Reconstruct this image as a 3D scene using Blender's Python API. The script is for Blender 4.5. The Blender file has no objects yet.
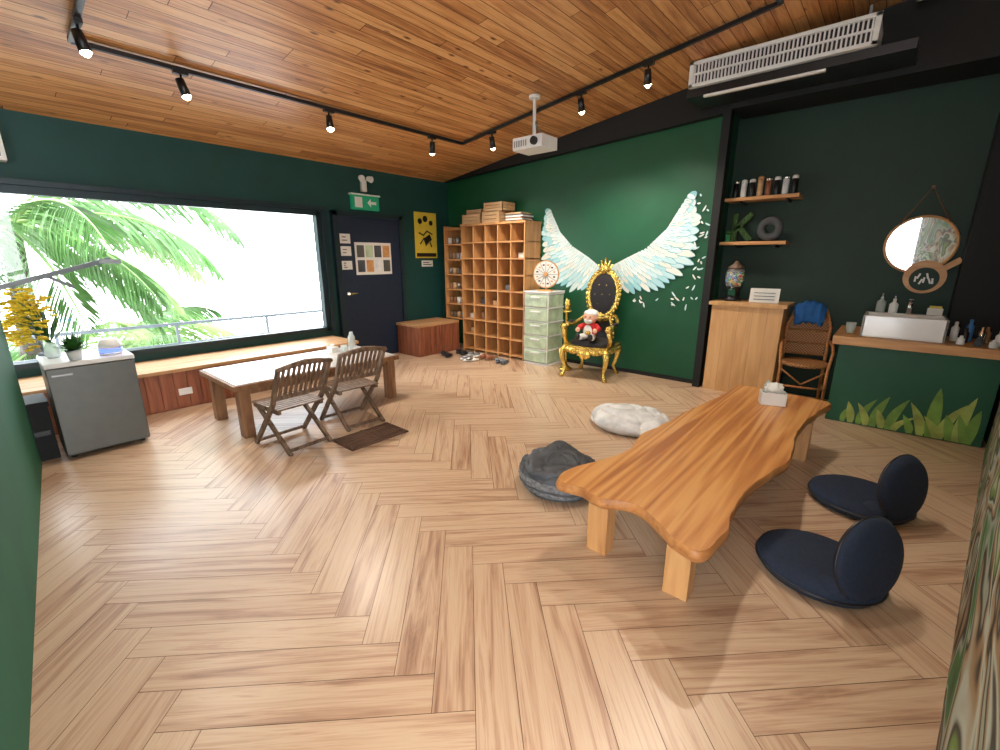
import bpy, bmesh, math, random
from mathutils import Vector, Matrix, noise, Euler
random.seed(7)
D=bpy.data
scene=bpy.context.scene
COL=bpy.context.collection
scene.view_settings.view_transform='Standard'

# ------------------------------------------------------------ materials
def new_mat(name):
    m=D.materials.new(name);m.use_nodes=True
    nt=m.node_tree
    return m,nt,nt.nodes['Principled BSDF']
def mat(name,col,rough=.5,metal=0,var=.12,scale=14,bump=0,coat=0,emit=None,es=0,alpha=1,trans=0):
    m,nt,b=new_mat(name)
    N=nt.nodes;L=nt.links
    tc=N.new('ShaderNodeTexCoord');n=N.new('ShaderNodeTexNoise');n.inputs['Scale'].default_value=scale;n.inputs['Detail'].default_value=4
    L.new(tc.outputs['Object'],n.inputs['Vector'])
    r=N.new('ShaderNodeValToRGB')
    r.color_ramp.elements[0].position=.3;r.color_ramp.elements[1].position=.7
    r.color_ramp.elements[0].color=tuple(c*(1-var) for c in col)+(1,)
    r.color_ramp.elements[1].color=tuple(min(1,c*(1+var)) for c in col)+(1,)
    L.new(n.outputs['Fac'],r.inputs[0]);L.new(r.outputs[0],b.inputs['Base Color'])
    b.inputs['Roughness'].default_value=rough;b.inputs['Metallic'].default_value=metal
    b.inputs['Coat Weight'].default_value=coat
    b.inputs['Transmission Weight'].default_value=trans
    b.inputs['Alpha'].default_value=alpha
    if emit: b.inputs['Emission Color'].default_value=tuple(emit)+(1,);b.inputs['Emission Strength'].default_value=es
    if bump:
        bp=N.new('ShaderNodeBump');bp.inputs['Strength'].default_value=bump;bp.inputs['Distance'].default_value=.01
        n2=N.new('ShaderNodeTexNoise');n2.inputs['Scale'].default_value=scale*6;L.new(tc.outputs['Object'],n2.inputs['Vector'])
        L.new(n2.outputs['Fac'],bp.inputs['Height']);L.new(bp.outputs[0],b.inputs['Normal'])
    return m
def wood(name,c1,c2,axis='y',sc=3.0,stretch=12,rough=.45,c3=None,rings=0):
    m,nt,b=new_mat(name);N=nt.nodes;L=nt.links
    tc=N.new('ShaderNodeTexCoord');mp=N.new('ShaderNodeMapping')
    s=[sc*stretch/3]*3;s['xyz'.index(axis)]=sc/3
    mp.inputs['Scale'].default_value=s
    L.new(tc.outputs['Object'],mp.inputs['Vector'])
    n=N.new('ShaderNodeTexNoise');n.inputs['Scale'].default_value=1.6;n.inputs['Detail'].default_value=6;n.inputs['Distortion'].default_value=.6
    L.new(mp.outputs[0],n.inputs['Vector'])
    src=n.outputs['Fac']
    if rings:
        nb=N.new('ShaderNodeTexNoise');nb.inputs['Scale'].default_value=.42;nb.inputs['Detail'].default_value=2;nb.inputs['Distortion'].default_value=.3
        L.new(mp.outputs[0],nb.inputs['Vector'])
        mm=N.new('ShaderNodeMath');mm.operation='MULTIPLY';mm.inputs[1].default_value=rings;L.new(nb.outputs['Fac'],mm.inputs[0])
        sn=N.new('ShaderNodeMath');sn.operation='SINE';L.new(mm.outputs[0],sn.inputs[0])
        m2=N.new('ShaderNodeMath');m2.operation='MULTIPLY_ADD';m2.inputs[1].default_value=.15;L.new(sn.outputs[0],m2.inputs[0]);L.new(src,m2.inputs[2])
        src=m2.outputs[0]
    r=N.new('ShaderNodeValToRGB');e=r.color_ramp.elements
    e[0].position=.3;e[0].color=tuple(c1)+(1,);e[1].position=.7;e[1].color=tuple(c2)+(1,)
    if c3: k=e.new(.5);k.color=tuple(c3)+(1,)
    L.new(src,r.inputs[0]);L.new(r.outputs[0],b.inputs['Base Color'])
    b.inputs['Roughness'].default_value=rough
    return m
def plankmat(name,cols,rough,knots=0,sx=1.3,sy=22,coat=0,warp=.5,rv=.26,fine=.12,seed=0):
    m,nt,b=new_mat(name);N=nt.nodes;L=nt.links
    uv=N.new('ShaderNodeUVMap');uv.uv_map='wood'
    at=N.new('ShaderNodeAttribute');at.attribute_name='rnd'
    mp=N.new('ShaderNodeMapping');mp.inputs['Scale'].default_value=(sx,sy,1);L.new(uv.outputs[0],mp.inputs['Vector'])
    n=N.new('ShaderNodeTexNoise');n.inputs['Scale'].default_value=1;n.inputs['Detail'].default_value=7;n.inputs['Roughness'].default_value=.62;n.inputs['Distortion'].default_value=warp
    L.new(mp.outputs[0],n.inputs['Vector'])
    mf=N.new('ShaderNodeMapping');mf.inputs['Scale'].default_value=(sx*3,sy*9,1);L.new(uv.outputs[0],mf.inputs['Vector'])
    nf=N.new('ShaderNodeTexNoise');nf.inputs['Scale'].default_value=1;nf.inputs['Detail'].default_value=3;L.new(mf.outputs[0],nf.inputs['Vector'])
    fa=N.new('ShaderNodeMath');fa.operation='MULTIPLY_ADD';fa.inputs[1].default_value=fine;fa.inputs[2].default_value=-fine/2;L.new(nf.outputs['Fac'],fa.inputs[0])
    ad=N.new('ShaderNodeMath');ad.operation='ADD';L.new(n.outputs['Fac'],ad.inputs[0]);L.new(fa.outputs[0],ad.inputs[1])
    a=N.new('ShaderNodeMath');a.operation='MULTIPLY_ADD';a.inputs[1].default_value=rv;L.new(at.outputs['Fac'],a.inputs[0])
    s0=N.new('ShaderNodeMath');s0.operation='SUBTRACT';s0.inputs[1].default_value=rv/2;L.new(ad.outputs[0],s0.inputs[0]);L.new(s0.outputs[0],a.inputs[2])
    r=N.new('ShaderNodeValToRGB');e=r.color_ramp.elements
    e[0].position=cols[0][0];e[0].color=cols[0][1]+(1,);e[1].position=cols[-1][0];e[1].color=cols[-1][1]+(1,)
    for p,c in cols[1:-1]: k=e.new(p);k.color=c+(1,)
    L.new(a.outputs[0],r.inputs[0])
    out=r.outputs[0]
    if knots:
        mp2=N.new('ShaderNodeMapping');mp2.inputs['Scale'].default_value=(3.2,8,1);L.new(uv.outputs[0],mp2.inputs['Vector'])
        v=N.new('ShaderNodeTexVoronoi');v.inputs['Scale'].default_value=1;L.new(mp2.outputs[0],v.inputs['Vector'])
        rr=N.new('ShaderNodeValToRGB');q=rr.color_ramp.elements;q[0].position=.05;q[0].color=(1,1,1,1);q[1].position=.15;q[1].color=(0,0,0,1)
        L.new(v.outputs['Distance'],rr.inputs[0])
        mx=N.new('ShaderNodeMix');mx.data_type='RGBA';mx.inputs['B'].default_value=(.10,.025,.008,1)
        fm=N.new('ShaderNodeMath');fm.operation='MULTIPLY';fm.inputs[1].default_value=knots;L.new(rr.outputs[0],fm.inputs[0])
        L.new(fm.outputs[0],mx.inputs['Factor']);L.new(out,mx.inputs['A']);out=mx.outputs['Result']
    L.new(out,b.inputs['Base Color'])
    b.inputs['Roughness'].default_value=rough;b.inputs['Coat Weight'].default_value=coat;b.inputs['Coat Roughness'].default_value=.28
    bp=N.new('ShaderNodeBump');bp.inputs['Strength'].default_value=.12;bp.inputs['Distance'].default_value=.004;L.new(n.outputs['Fac'],bp.inputs['Height']);L.new(bp.outputs[0],b.inputs['Normal'])
    return m

M={}
M['floor']=plankmat('oak_planks',[(.22,(.23,.125,.075)),(.34,(.36,.21,.13)),(.44,(.48,.315,.20)),(.52,(.54,.38,.25)),(.60,(.57,.42,.28)),(.70,(.45,.28,.18)),(.85,(.58,.44,.30))],.35,coat=.3,rv=.15,sx=1.1,sy=18,warp=1.2,fine=.28)
M['ceil']=plankmat('pine_boards',[(.24,(.28,.10,.03)),(.40,(.48,.20,.062)),(.54,(.64,.31,.11)),(.66,(.74,.40,.16)),(.8,(.60,.28,.10))],.45,knots=.85,sx=1.4,sy=22,coat=.05,rv=.26,fine=.14,warp=.8)
M['gap']=mat('seam_dark',(.10,.05,.025),.8)
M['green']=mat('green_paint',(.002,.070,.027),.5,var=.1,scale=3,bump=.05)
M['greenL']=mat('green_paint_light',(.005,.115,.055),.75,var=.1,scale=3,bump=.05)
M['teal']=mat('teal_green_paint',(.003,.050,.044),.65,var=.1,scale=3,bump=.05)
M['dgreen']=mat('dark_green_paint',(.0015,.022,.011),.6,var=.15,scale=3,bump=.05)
M['black']=mat('black_paint',(.002,.0025,.003),.7)
M['blackp']=mat('black_plastic',(.010,.010,.012),.35)
M['navyd']=mat('navy_door_paint',(.008,.020,.045),.5)
M['white']=mat('white_plastic',(.75,.75,.73),.35,var=.03)
M['cer']=mat('white_ceramic',(.85,.85,.84),.12,var=.02)
M['paper']=mat('paper',(.72,.71,.66),.7,var=.04)
M['grey']=mat('grey_metal',(.30,.31,.32),.35,metal=.8)
M['dgrey']=mat('grey_powder_coat',(.16,.18,.20),.5)
M['fridge']=mat('fridge_silver',(.12,.125,.115),.4,metal=.4,var=.05)
M['frame']=mat('window_frame_metal',(.012,.03,.038),.45,metal=.2)
M['chrome']=mat('chrome',(.8,.8,.8),.1,metal=1)
M['gold']=mat('gold_leaf',(.80,.56,.15),.27,metal=.9,var=.35,scale=30,bump=.3)
M['velvet']=mat('black_velvet',(.008,.007,.01),.7,bump=.2)
M['navy']=mat('navy_fabric',(.010,.020,.045),.85,var=.25,scale=60,bump=.4)
M['wood_o']=wood('orange_oak',(.38,.14,.04),(.64,.33,.11),'y',1.5,26,.38,c3=(.54,.24,.07),rings=60)
M['wood_e']=wood('slab_side_wood',(.30,.11,.03),(.52,.24,.075),'y',4,10,.5)
M['wood_leg']=wood('leg_wood',(.46,.21,.075),(.66,.36,.14),'z',4,10,.45)
M['cub']=wood('cubby_wood',(.46,.21,.07),(.64,.34,.13),'z',4,9,.5)
M['crate']=wood('crate_wood',(.42,.24,.11),(.64,.42,.22),'x',4,9,.6)
M['ply']=wood('light_plywood',(.50,.27,.105),(.66,.39,.175),'z',3,8,.45)
M['shelfw']=wood('shelf_wood',(.48,.22,.08),(.66,.36,.14),'x',4,9,.45)
M['redw']=wood('reddish_panel_wood',(.16,.045,.022),(.38,.13,.06),'z',4,9,.45)
M['bentop']=wood('bench_top_wood',(.40,.20,.085),(.62,.37,.18),'y',3,9,.4)
M['darkw']=wood('weathered_dark_wood',(.07,.04,.025),(.22,.14,.085),'z',8,8,.55)
M['brownw']=wood('brown_leg_wood',(.16,.07,.03),(.32,.16,.07),'z',6,8,.5)
M['slat_shadow']=wood('slat_shadow_brown',(.06,.03,.018),(.16,.085,.05),'y',8,12,.9)  # dark brown for the strips imitating the chair's shadow
M['rattan']=mat('rattan',(.45,.19,.06),.5,var=.4,scale=60,bump=.5)
M['wtop']=mat('white_glossy_laminate',(.48,.46,.44),.2,var=.1,scale=5,coat=.3)
M['palm']=mat('palm_leaf',(.085,.20,.045),.45,var=.5,scale=1.5)
M['palmy']=mat('palm_leaf_light',(.18,.29,.08),.45,var=.4,scale=1.5)
M['trunk']=mat('palm_trunk',(.04,.03,.018),.8)
M['yellow']=mat('yellow_flower',(.80,.60,.03),.6,var=.2,scale=40)
M['leaf']=mat('houseplant_leaf',(.03,.13,.02),.5,var=.5,scale=20)
M['red']=mat('red_cloth',(.5,.015,.015),.7)
M['skin']=mat('doll_skin',(.75,.42,.28),.6)
M['blue']=mat('blue_cloth',(.01,.10,.32),.8,bump=.4)
M['bagdark']=mat('charcoal_fabric',(.055,.062,.072),.55,var=.45,scale=6,bump=.2)
M['baglight']=mat('silver_fabric',(.62,.63,.63),.42,var=.22,scale=7,bump=.2)
M['knit']=mat('grey_knit_fabric',(.20,.21,.22),.9,var=.5,scale=50,bump=.6)
M['yposter']=mat('yellow_poster_paper',(.75,.58,.06),.6,var=.05)
M['exit']=mat('exit_sign_green',(.01,.20,.10),.4,emit=(.02,.5,.22),es=.15)
M['lampglow']=mat('lamp_glow',(1,.9,.7),.4,emit=(1,.82,.55),es=40)
M['blueglow']=mat('blue_glow',(.08,.12,.9),.4,emit=(.06,.10,1),es=4)
M['clear']=mat('clear_plastic',(.62,.70,.68),.25,alpha=.55)
M['drawer']=mat('frosted_drawer',(.46,.56,.38),.3,var=.25,scale=9,alpha=.92)
M['glassball']=mat('glass',(.9,.9,.9),.05,alpha=.18)
M['mirror']=mat('mirror_glass',(.85,.86,.86),.02,metal=1,var=.01)
M['leather']=mat('leather_strap',(.16,.075,.035),.6)
M['moss']=mat('moss',(.04,.09,.025),.9,var=.6,scale=60,bump=.8)
M['tire']=mat('dark_grey_felt',(.07,.075,.08),.8)
M['asphalt']=mat('pale_ground',(.25,.25,.24),.9)
M['gr1']=mat('grass_paint_light',(.14,.26,.04),.6,var=.35,scale=8)
M['gr2']=mat('grass_paint_yellow',(.28,.34,.07),.6,var=.35,scale=8)
for i,c in enumerate([(.6,.05,.03),(.05,.2,.5),(.7,.5,.05),(.05,.35,.1),(.7,.7,.7)]): M['c%d'%i]=mat('candy_colour_%d'%i,c,.35)

m,nt,b=new_mat('window_glass');N=nt.nodes;L=nt.links
t=N.new('ShaderNodeBsdfTransparent');g=N.new('ShaderNodeBsdfGlossy');g.inputs['Roughness'].default_value=.03
mx=N.new('ShaderNodeMixShader');mx.inputs[0].default_value=.04
L.new(t.outputs[0],mx.inputs[1]);L.new(g.outputs[0],mx.inputs[2]);L.new(mx.outputs[0],N['Material Output'].inputs[0]);M['pane']=m
m,nt,b=new_mat('feather_paint');N=nt.nodes;L=nt.links
at=N.new('ShaderNodeAttribute');at.attribute_name='rnd';r=N.new('ShaderNodeValToRGB');e=r.color_ramp.elements
e[0].position=0;e[0].color=(.06,.34,.38,1);e[1].position=1;e[1].color=(.76,.80,.79,1)
k=e.new(.3);k.color=(.32,.60,.66,1);k=e.new(.55);k.color=(.58,.73,.75,1);k=e.new(.7);k.color=(.74,.68,.60,1)
L.new(at.outputs['Fac'],r.inputs[0]);L.new(r.outputs[0],b.inputs['Base Color']);b.inputs['Roughness'].default_value=.6;M['feather']=m
m,nt,b=new_mat('forest_mural_paint');N=nt.nodes;L=nt.links
tc=N.new('ShaderNodeTexCoord');mp=N.new('ShaderNodeMapping');mp.inputs['Scale'].default_value=(1.0,.8,1.7);L.new(tc.outputs['Object'],mp.inputs[0])
n=N.new('ShaderNodeTexNoise');n.inputs['Scale'].default_value=1.5;n.inputs['Detail'].default_value=2;n.inputs['Distortion'].default_value=1.0;L.new(mp.outputs[0],n.inputs[0])
r=N.new('ShaderNodeValToRGB');e=r.color_ramp.elements;r.color_ramp.interpolation='EASE'
e[0].position=.30;e[0].color=(.015,.06,.02,1);e[1].position=.78;e[1].color=(.55,.5,.36,1)
for p,c in [(.40,(.05,.16,.04,1)),(.44,(.30,.33,.26,1)),(.47,(.03,.02,.012,1)),(.50,(.30,.20,.10,1)),(.54,(.42,.46,.38,1)),(.57,(.03,.03,.02,1)),(.61,(.14,.24,.05,1)),(.66,(.40,.42,.30,1)),(.70,(.06,.12,.10,1))]: k=e.new(p);k.color=c
L.new(n.outputs['Fac'],r.inputs[0]);L.new(r.outputs[0],b.inputs['Base Color']);b.inputs['Roughness'].default_value=.7;M['mural']=m
m,nt,b=new_mat('cane_weave');N=nt.nodes;L=nt.links
tc=N.new('ShaderNodeTexCoord');ck=N.new('ShaderNodeTexChecker');ck.inputs['Scale'].default_value=70;ck.inputs[1].default_value=(.5,.24,.08,1);ck.inputs[2].default_value=(.16,.06,.02,1)
L.new(tc.outputs['Object'],ck.inputs[0]);L.new(ck.outputs[0],b.inputs['Base Color']);b.inputs['Roughness'].default_value=.6;M['cane']=m

# ------------------------------------------------------------ builder
class B:
    def __init__(s,name,loc=(0,0,0),rz=0):
        s.name=name;s.loc=loc;s.rz=rz;s.bm=bmesh.new();s.mats=[];s.T=Matrix.Identity(4)
    def mi(s,m):
        m=M[m] if isinstance(m,str) else m
        if m not in s.mats:s.mats.append(m)
        return s.mats.index(m)
    def fin(s,vs,fs,m,smooth=False):
        k=s.mi(m)
        for f in fs:f.material_index=k;f.smooth=smooth
        for v in vs:v.co=s.T@v.co
    def box(s,c,d,m,rot=None):
        R=Euler(rot).to_matrix() if rot else Matrix.Identity(3)
        vs=[s.bm.verts.new(Vector(c)+R@Vector((x*d[0]/2,y*d[1]/2,z*d[2]/2))) for x in(-1,1) for y in(-1,1) for z in(-1,1)]
        fs=[s.bm.faces.new([vs[i] for i in q]) for q in((0,1,3,2),(4,6,7,5),(0,4,5,1),(2,3,7,6),(0,2,6,4),(1,5,7,3))]
        s.fin(vs,fs,m)
    def bx(s,x0,x1,y0,y1,z0,z1,m): s.box(((x0+x1)/2,(y0+y1)/2,(z0+z1)/2),(abs(x1-x0),abs(y1-y0),abs(z1-z0)),m)
    def beam(s,a,b_,w,h,m):
        a=Vector(a);b_=Vector(b_);d=b_-a;L=d.length;d.normalize()
        up=Vector((0,0,1)) if abs(d.z)<.95 else Vector((1,0,0))
        sx=d.cross(up).normalized();uz=sx.cross(d)
        vs=[]
        for p in(a,b_):
            for i,j in((-1,-1),(1,-1),(1,1),(-1,1)): vs.append(s.bm.verts.new(p+sx*i*w/2+uz*j*h/2))
        fs=[s.bm.faces.new([vs[i] for i in q]) for q in((3,2,1,0),(4,5,6,7),(0,1,5,4),(1,2,6,5),(2,3,7,6),(3,0,4,7))]
        s.fin(vs,fs,m)
    def tube(s,pts,r,m,seg=10,closed=False,cap=True):
        pts=[Vector(p) for p in pts];n=len(pts)
        rs=r if isinstance(r,(list,tuple)) else [r]*n
        rings=[];prev=None
        for i,p in enumerate(pts):
            if closed: d=pts[(i+1)%n]-pts[i-1]
            else: d=pts[min(i+1,n-1)]-pts[max(i-1,0)]
            d.normalize()
            if prev is None:
                u=d.cross(Vector((0,0,1)));
                if u.length<.05:u=d.cross(Vector((1,0,0)))
            else: u=prev-d*prev.dot(d)
            u.normalize();prev=u;w=d.cross(u)
            rings.append([s.bm.verts.new(p+(u*math.cos(2*math.pi*k/seg)+w*math.sin(2*math.pi*k/seg))*rs[i]) for k in range(seg)])
        fs=[]
        for i in range(n if closed else n-1):
            a=rings[i];b_=rings[(i+1)%n]
            for k in range(seg): fs.append(s.bm.faces.new((a[k],a[(k+1)%seg],b_[(k+1)%seg],b_[k])))
        s.fin([],fs,m,True)
        if cap and not closed:
            f2=[s.bm.faces.new(rings[0][::-1]),s.bm.faces.new(rings[-1])];s.fin([],f2,m)
        s.fin([v for q in rings for v in q],[],m)
    def cyl(s,a,b_,r,m,r2=None,seg=20): s.tube([a,b_],[r,r if r2 is None else r2],m,seg)
    def lathe(s,prof,c,m,seg=28,sx=1,sy=1,smooth=True):
        c=Vector(c);rings=[]
        for r,z in prof: rings.append([s.bm.verts.new(c+Vector((sx*r*math.cos(2*math.pi*k/seg),sy*r*math.sin(2*math.pi*k/seg),z))) for k in range(seg)])
        fs=[]
        for a,b_ in zip(rings,rings[1:]):
            for k in range(seg): fs.append(s.bm.faces.new((a[k],a[(k+1)%seg],b_[(k+1)%seg],b_[k])))
        s.fin([],fs,m,smooth)
        s.fin([],[s.bm.faces.new(rings[0][::-1]),s.bm.faces.new(rings[-1])],m)
        s.fin([v for q in rings for v in q],[],m)
    def ell(s,c,r,m,rot=None,seg=20,nz=0,nf=3,flat=None):
        R=Euler(rot).to_matrix() if rot else Matrix.Identity(3)
        if not isinstance(r,(tuple,list)): r=(r,r,r)
        c=Vector(c);nv=max(5,seg//2+1)
        def mk(p):
            p=Vector(p)
            if nz: p=p*(1+nz*noise.noise(p*nf+c*3))
            p=Vector((p.x*r[0],p.y*r[1],p.z*r[2]))
            if flat is not None and p.z<flat*r[2]: p.z=flat*r[2]
            return s.bm.verts.new(c+R@p)
        top=mk((0,0,1));bot=mk((0,0,-1));rings=[]
        for j in range(1,nv):
            ph=math.pi*j/nv
            rings.append([mk((math.sin(ph)*math.cos(2*math.pi*k/seg),math.sin(ph)*math.sin(2*math.pi*k/seg),math.cos(ph))) for k in range(seg)])
        fs=[]
        for k in range(seg):
            k2=(k+1)%seg
            fs.append(s.bm.faces.new((top,rings[0][k],rings[0][k2])));fs.append(s.bm.faces.new((bot,rings[-1][k2],rings[-1][k])))
            for a,b_ in zip(rings,rings[1:]): fs.append(s.bm.faces.new((a[k],b_[k],b_[k2],a[k2])))
        s.fin([top,bot]+[v for q in rings for v in q],fs,m,True)
    def prism(s,pts,o,u,v,th,m,smooth=False):
        o=Vector(o);u=Vector(u);v=Vector(v);n=u.cross(v).normalized()
        a=[s.bm.verts.new(o+u*p[0]+v*p[1]) for p in pts];b_=[s.bm.verts.new(q.co+n*th) for q in a]
        fs=[s.bm.faces.new(a[::-1]),s.bm.faces.new(b_)];k=len(a);side=[]
        for i in range(k): side.append(s.bm.faces.new((a[i],a[(i+1)%k],b_[(i+1)%k],b_[i])))
        s.fin([],side,m,smooth);s.fin(a+b_,fs,m)
    def done(s,bevel=0,sub=0,parent=None,seg=2):
        bmesh.ops.recalc_face_normals(s.bm,faces=s.bm.faces)
        me=D.meshes.new(s.name);s.bm.to_mesh(me);s.bm.free()
        for m_ in s.mats: me.materials.append(m_)
        o=D.objects.new(s.name,me);COL.objects.link(o);o.location=s.loc;o.rotation_euler=(0,0,s.rz)
        if bevel:
            q=o.modifiers.new('bevel','BEVEL');q.width=bevel;q.segments=seg;q.limit_method='ANGLE';q.angle_limit=math.radians(50)
        if sub:
            q=o.modifiers.new('sub','SUBSURF');q.levels=sub;q.render_levels=sub
        if parent:o.parent=parent
        return o
def smooth_poly(pts,k=4):
    n=len(pts);out=[]
    for i in range(n):
        p0,p1,p2,p3=[Vector(pts[(i+j-1)%n]) for j in range(4)]
        for t_ in range(k):
            t=t_/k
            out.append(.5*((2*p1)+(-p0+p2)*t+(2*p0-5*p1+4*p2-p3)*t*t+(-p0+3*p1-3*p2+p3)*t**3))
    return out

X0=-5.98;YW=5.54;YR=5.85
def zc(x): return 2.73+.14*(x+5.98)

# ------------------------------------------------------------ room shell
def planks(name,cells,zfun,m,clip,inset=.0012,basez=-.004):
    bm=bmesh.new();uvl=bm.loops.layers.uv.new('wood');rl=bm.faces.layers.float.new('rnd')
    for (p,ax,bx_,L,W) in cells:
        g=inset
        co=[(g,g),(L-g,g),(L-g,W-g),(g,W-g)]
        ou,ov=random.random()*50,random.random()*50
        vs=[bm.verts.new((p[0]+ax[0]*a+bx_[0]*c,p[1]+ax[1]*a+bx_[1]*c,0)) for a,c in co]
        f=bm.faces.new(vs);f[rl]=random.random()
        for l,(a,c) in zip(f.loops,co): l[uvl].uv=(a+ou,c+ov)
    for co,no in clip:
        bmesh.ops.bisect_plane(bm,geom=bm.verts[:]+bm.edges[:]+bm.faces[:],plane_co=co,plane_no=no,clear_outer=True)
    xs0,xs1=clip[0][0][0],clip[1][0][0];ys0,ys1=clip[2][0][1],clip[3][0][1]
    for v in bm.verts:v.co.z=zfun(v.co.x)
    b4=[bm.verts.new((x,y,zfun(x)+basez)) for x,y in((xs0,ys0),(xs1,ys0),(xs1,ys1),(xs0,ys1))]
    f=bm.faces.new(b4);f.material_index=1
    me=D.meshes.new(name);bm.to_mesh(me);bm.free();me.materials.append(m);me.materials.append(M['gap'])
    o=D.objects.new(name,me);COL.objects.link(o);return o
W=.15;Lp=.9
clipF=[((-6.0,0,0),(-1,0,0)),((2.6,0,0),(1,0,0)),((0,-2.6,0),(0,-1,0)),((0,YR+.02,0),(0,1,0))]
q=math.sqrt(.5)
A=Vector((q,q));Bv=Vector((-q,q))
cells=[]
org=Vector((-2,2))
for i in range(-70,70):
    for j in range(-8,9):
        ax_=-A
        c0=org+ax_*(i*W+j*Lp)+Bv*(i*W-j*Lp)
        c1=org+ax_*((i-1)*W+j*Lp)+Bv*(i*W-j*Lp)
        for c,L1,W1,k in((c0,ax_,Bv,0),(c1,Bv,ax_,1)):
            mid=c+L1*.45
            if -7<mid.x<3.6 and -3.6<mid.y<7: cells.append((c,L1,W1,Lp,W))
planks('floor',cells,lambda x:0,M['floor'],clipF)
cells=[];x=-6.0
while x<2.6:
    y=-2.6-random.random()*2.5
    while y<YR:
        L1=random.choice([1.8,2.4,3.0]);cells.append((Vector((x,y)),Vector((0,1)),Vector((1,0)),L1,.098));y+=L1
    x+=.098
planks('ceiling',cells,lambda x:zc(x),M['ceil'],clipF,inset=.0025,basez=.006)

w=B('wall_window')
w.bx(X0-.14,X0,-.32,YR,0,.5,'teal');w.bx(X0-.14,X0,-.32,YR,2.12,2.85,'teal');w.bx(X0-.14,X0,3.19,YR,.5,2.12,'teal');w.done()
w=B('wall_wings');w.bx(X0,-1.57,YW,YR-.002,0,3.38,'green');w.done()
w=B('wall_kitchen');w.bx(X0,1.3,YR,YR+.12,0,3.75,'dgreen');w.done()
w=B('wall_left')
a=Vector((-4.6,.05,0));b_=Vector((-.4,-.297,0))
d=(b_-a).normalized();n=Vector((d.y,-d.x,0))
vs=[a,b_,b_+n*.14,a+n*.14]
w.prism([(p.x,p.y) for p in vs],(0,0,0),(1,0,0),(0,1,0),3.48,'greenL');w.done()
w=B('wall_alcove');w.bx(X0-.14,-4.6,-.46,-.32,0,2.95,'teal');w.done()
w=B('wall_right')
pts=[(.208,.6),(.348,.6),(.93,4.97),(.782,4.97)]
w.prism(pts,(0,0,0),(1,0,0),(0,1,0),3.58,'mural');w.done()
w=B('wall_right_corner');w.bx(.82,.96,4.97,YR-.003,0,3.62,'black');w.done()
w=B('trim_ceiling_beam')
w.prism([(X0,2.735),(-1.57,2.965),(-1.57,zc(-1.57)-.005),(X0,zc(X0)-.002)],(0,YW-.10,0),(1,0,0),(0,0,1),-.098,'black');w.done()
w=B('trim_post');w.bx(-1.62,-1.54,YW-.13,YW-.005,.0,3.3,'black');w.done()
w=B('trim_soffit')
w.prism([(-1.53,2.97),(.80,2.97),(.80,zc(.80)-.01),(-1.53,zc(-1.53)-.01)],(0,5.36,0),(1,0,0),(0,0,1),-.48,'black');w.done()
w=B('baseboard_back');w.bx(-3.5,-1.63,YW-.014,YW,0,.05,'black');w.done()
w=B('wall_dark_panel');w.bx(.44,.815,5.62,5.845,.0,2.96,'black');w.done()

# window
w=B('window_1')
y0,y1,z0,z1=-.3,3.17,.5,2.1
w.bx(X0-.08,X0+.02,y0,y1,z0,z0+.05,'frame');w.bx(X0-.08,X0+.02,y0,y1,z1-.05,z1+.02,'frame')
w.bx(X0-.08,X0+.02,y1-.05,y1+.02,z0,z1,'frame');w.bx(X0-.08,X0+.02,y0,y0+.05,z0,z1,'frame')
w.bx(X0+.0,X0+.06,y0,y1+.1,z1+.02,z1+.07,'frame')
w.bx(X0+.0,X0+.05,y1+.02,y1+.09,z0-.02,z1+.05,'frame')
w.bx(X0-.045,X0-.04,y0,y1,z0,z1,'pane');w.done()

# door
w=B('door_1')
w.bx(X0+.001,X0+.05,3.33,4.50,0,2.13,'navyd')
w.bx(X0+.05,X0+.075,3.33,3.40,0,2.13,'frame');w.bx(X0+.05,X0+.075,4.43,4.50,0,2.13,'frame');w.bx(X0+.05,X0+.075,3.33,4.5,2.07,2.13,'frame')
w.cyl((X0+.07,3.47,1.0),(X0+.10,3.47,1.0),.03,'chrome')
w.beam((X0+.11,3.47,1.0),(X0+.11,3.60,1.0),.02,.02,'chrome');w.done()

def sheet(name,y0,y1,z0,z1,m='paper',x=X0+.052,lines=5,lm='blackp'):
    w=B(name);w.bx(x,x+.006,y0,y1,z0,z1,m)
    for i in range(lines):
        zz=z1-(i+1)*(z1-z0)/(lines+1)
        w.bx(x+.006,x+.008,y0+.03,y1-.03-random.random()*.08,zz-.006,zz+.006,lm)
    return w.done()
sheet('notice_paper',3.42,3.58,1.70,1.83,lines=2);sheet('notice_paper',3.42,3.58,1.53,1.66,lines=2,lm='redw');sheet('notice_paper',3.42,3.58,1.34,1.46,lines=3)
w=B('photo_poster');x=X0+.052;w.bx(x,x+.006,3.64,4.26,1.26,1.72,'paper')
for i in range(4):
    for j in range(2): w.bx(x+.006,x+.008,3.67+i*.147,3.79+i*.147,1.30+j*.21,1.47+j*.21,['bagdark','shelfw','c4','fridge','drawer'][(i+j*3)%5])
w.done()
w=B('yellow_poster');x=X0+.002;w.bx(x,x+.012,4.78,5.24,1.50,2.22,'yposter')
w.bx(x+.012,x+.014,4.80,5.22,1.52,1.58,'blackp')
for yy,zz,r in((4.89,2.08,.045),(5.0,2.12,.05),(5.12,2.06,.04)): w.cyl((x+.012,yy,zz),(x+.015,yy,zz),r,'blackp')
w.tube([(x+.014,4.86,1.9),(x+.014,4.95,1.86),(x+.014,5.03,1.93),(x+.014,5.14,1.88)],.012,'blackp')
w.tube([(x+.014,4.88,1.72),(x+.014,4.96,1.82),(x+.014,5.0,1.7),(x+.014,5.08,1.78),(x+.014,5.12,1.68)],.012,'blackp')
w.box((x+.013,5.04,1.8),(.003,.16,.1),'blackp',(.5,0,0));w.done()
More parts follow.
